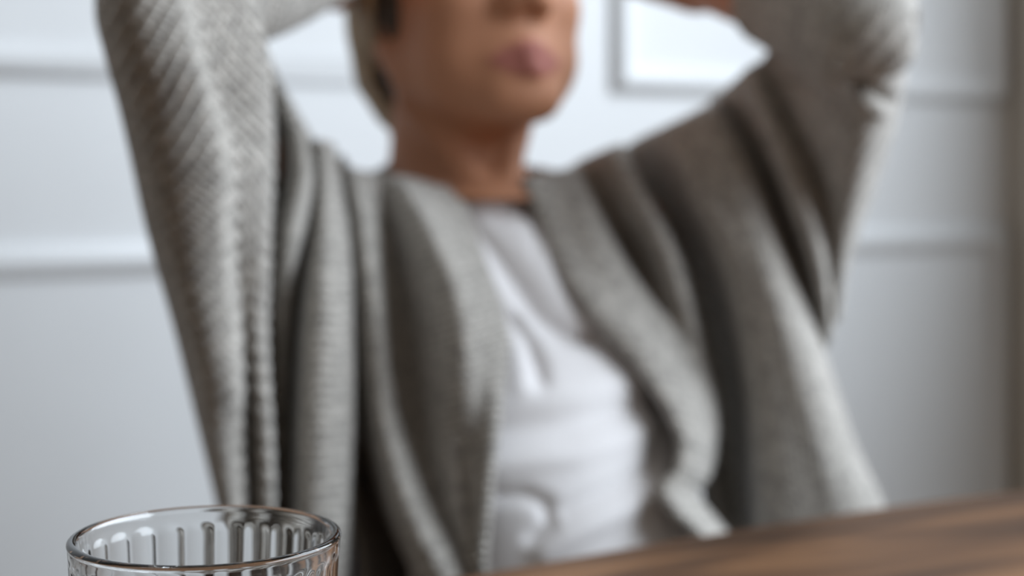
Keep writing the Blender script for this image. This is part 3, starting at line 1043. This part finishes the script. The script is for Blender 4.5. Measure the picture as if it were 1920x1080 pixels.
# right drape
Dd = [[(1160, 300, 1.23), (1215, 420, 1.21), (1260, 540, 1.20), (1290, 680, 1.19), (1300, 800, 1.18), (1310, 900, 1.17), (1320, 1020, 1.16)],
      [(1200, 272, 1.20), (1262, 380, 1.185), (1305, 480, 1.18), (1342, 580, 1.175), (1366, 690, 1.17), (1378, 800, 1.165), (1386, 900, 1.16), (1392, 1020, 1.15)],
      [(1245, 248, 1.15), (1308, 370, 1.125), (1356, 470, 1.115), (1388, 580, 1.11), (1408, 690, 1.105), (1420, 800, 1.10), (1428, 900, 1.095), (1434, 1020, 1.09)],
      [(1285, 230, 1.135), (1342, 350, 1.095), (1398, 460, 1.08), (1436, 570, 1.072), (1470, 690, 1.066), (1502, 800, 1.062), (1532, 900, 1.058), (1552, 1020, 1.055)],
      [(1318, 213, 1.13), (1368, 300, 1.085), (1422, 430, 1.062), (1464, 560, 1.052), (1510, 704, 1.046), (1551, 840, 1.043), (1590, 945, 1.04), (1610, 1020, 1.04)],
      [(1340, 203, 1.14), (1385, 288, 1.105), (1440, 425, 1.08), (1486, 555, 1.072), (1535, 704, 1.066), (1582, 845, 1.063), (1624, 945, 1.06), (1645, 1020, 1.06)],
      [(1352, 197, 1.17), (1400, 278, 1.15), (1455, 418, 1.125), (1503, 550, 1.115), (1555, 704, 1.11), (1606, 849, 1.105), (1650, 945, 1.10), (1672, 1020, 1.10)],
      [(1345, 205, 1.22), (1392, 285, 1.20), (1447, 425, 1.18), (1495, 556, 1.17), (1545, 708, 1.165), (1594, 850, 1.16), (1638, 948, 1.15), (1660, 1020, 1.15)]]


def ribs_fine(g):
    p = pix(g)
    return 0.0004 * np.sin((p[..., 1] * 0.9 - p[..., 0] * 0.45) * 2 * math.pi / 14.0)


for k, dd in ((2, -.025), (3, -.005), (4, .015), (5, .008)):
    Dd[k] = [(x, y, d + dd * min(1.0, max(0.0, (y - 260) / 120))) for x, y, d in Dd[k]]
rsleeve = knit_sheet('sleeve', Dd, 360, 200, 0.05, 0.005, ribs_fine)
# right upper-arm sleeve
Ee = [[(1335, 200, 1.21), (1380, 275, 1.19), (1450, 390, 1.17), (1500, 530, 1.15), (1530, 620, 1.14), (1540, 660, 1.14)],
      [(1382, 160, 1.15), (1425, 250, 1.125), (1475, 380, 1.11), (1518, 500, 1.105), (1538, 590, 1.115), (1546, 650, 1.125)],
      [(1402, 140, 1.115), (1446, 240, 1.085), (1494, 361, 1.072), (1528, 470, 1.075), (1546, 560, 1.09), (1550, 640, 1.11)],
      [(1432, 122, 1.12), (1480, 232, 1.10), (1524, 350, 1.092), (1547, 455, 1.095), (1553, 540, 1.105), (1555, 630, 1.115)],
      [(1455, 108, 1.11), (1494, 222, 1.095), (1532, 340, 1.095), (1553, 440, 1.098), (1560, 530, 1.105), (1560, 610, 1.115)],
      [(1540, 105, 1.035), (1560, 230, 1.045), (1572, 345, 1.068), (1574, 440, 1.085), (1570, 520, 1.10), (1566, 600, 1.113)],
      [(1630, 105, .99), (1616, 225, 1.015), (1598, 340, 1.052), (1582, 435, 1.08), (1573, 520, 1.10), (1568, 595, 1.115)],
      [(1680, 105, .995), (1655, 222, 1.03), (1622, 340, 1.065), (1594, 440, 1.09), (1577, 520, 1.107), (1570, 592, 1.12)],
      [(1698, 100, 1.025), (1676, 225, 1.07), (1638, 345, 1.10), (1602, 445, 1.115), (1580, 522, 1.125), (1571, 592, 1.135)],
      [(1690, 115, 1.09), (1662, 240, 1.13), (1624, 355, 1.16), (1592, 452, 1.17), (1572, 528, 1.17), (1564, 595, 1.17)],
      [(1640, 110, 1.15), (1625, 235, 1.20), (1595, 350, 1.225), (1570, 450, 1.22), (1558, 530, 1.20), (1554, 600, 1.19)],
      [(1560, 110, 1.20), (1560, 235, 1.25), (1545, 350, 1.26), (1535, 450, 1.24), (1535, 530, 1.22), (1540, 600, 1.20)]]


def creases_arm(g):
    p = pix(g)
    d = 0.0004 * np.sin((p[..., 1] * 0.5 + p[..., 0] * 0.8) * 2 * math.pi / 15.0)
    for line, w, amp in [([(1461, 106), (1544, 116), (1655, 183)], 13, -0.009), ([(1489, 155), (1560, 190), (1612, 222)], 15, -0.006),
                         ([(1540, 140), (1600, 165), (1640, 200)], 13, 0.006)]:
        d += amp * np.exp(-(polydist(p, line) / w)**2)
    return d


knit_sheet('upper_arm_sleeve', Ee, 240, 200, 0.04, 0.005, creases_arm, rsleeve)
g, n = tube([(1668, 95, 0.985, 0.008), (1660, 88, 0.982, 0.024), (1635, 68, 0.985, 0.036), (1590, 46, 1.01, 0.038), (1520, 24, 1.06, 0.035), (1466, 3, 1.098, 0.032), (1452, -2, 1.108, 0.0315), (1446, -4, 1.112, 0.0315)], 150, 90)
ph = np.linspace(0, 1, 150)[:, None]
g = g + n * (0.0010 * np.sin(ph * 2 * math.pi * 26) + 0 * g[..., 0])[..., None]
cloth('forearm_sleeve', np.concatenate([g, g[:, :1]], 1), M_KNIT, rsleeve, 0.004)

# back of the cardigan, behind the torso
gb = []
for (z, cx, cy, a, b, t) in spline(np.array([(0.958, -0.03, 1.145, 0.062, 0.062, 0.1), (0.945, -0.03, 1.142, 0.085, 0.074, 0.1), (0.92, -0.03, 1.135, 0.112, 0.092, 0.05),
                                            (0.87, -0.022, 1.12, 0.132, 0.108, 0), (0.80, 0.0, 1.10, 0.132, 0.113, 0), (0.70, 0.025, 1.06, 0.13, 0.116, 0), (0.56, 0.05, 1.03, 0.158, 0.132, 0)]), 60):
    tt = np.linspace(math.radians(180 + 15), math.radians(360 + 15), 80)
    lr, lf = a * np.cos(tt), b * np.sin(tt)
    gb.append(np.stack([cx + rx[0] * lr + fx[0] * lf, cy + rx[1] * lr + fx[1] * lf, z - t * lf], -1))
gb = np.array(gb)
gb[..., 2] -= 0.010
cloth('back_panel', gb, M_KNIT, card, 0.005)
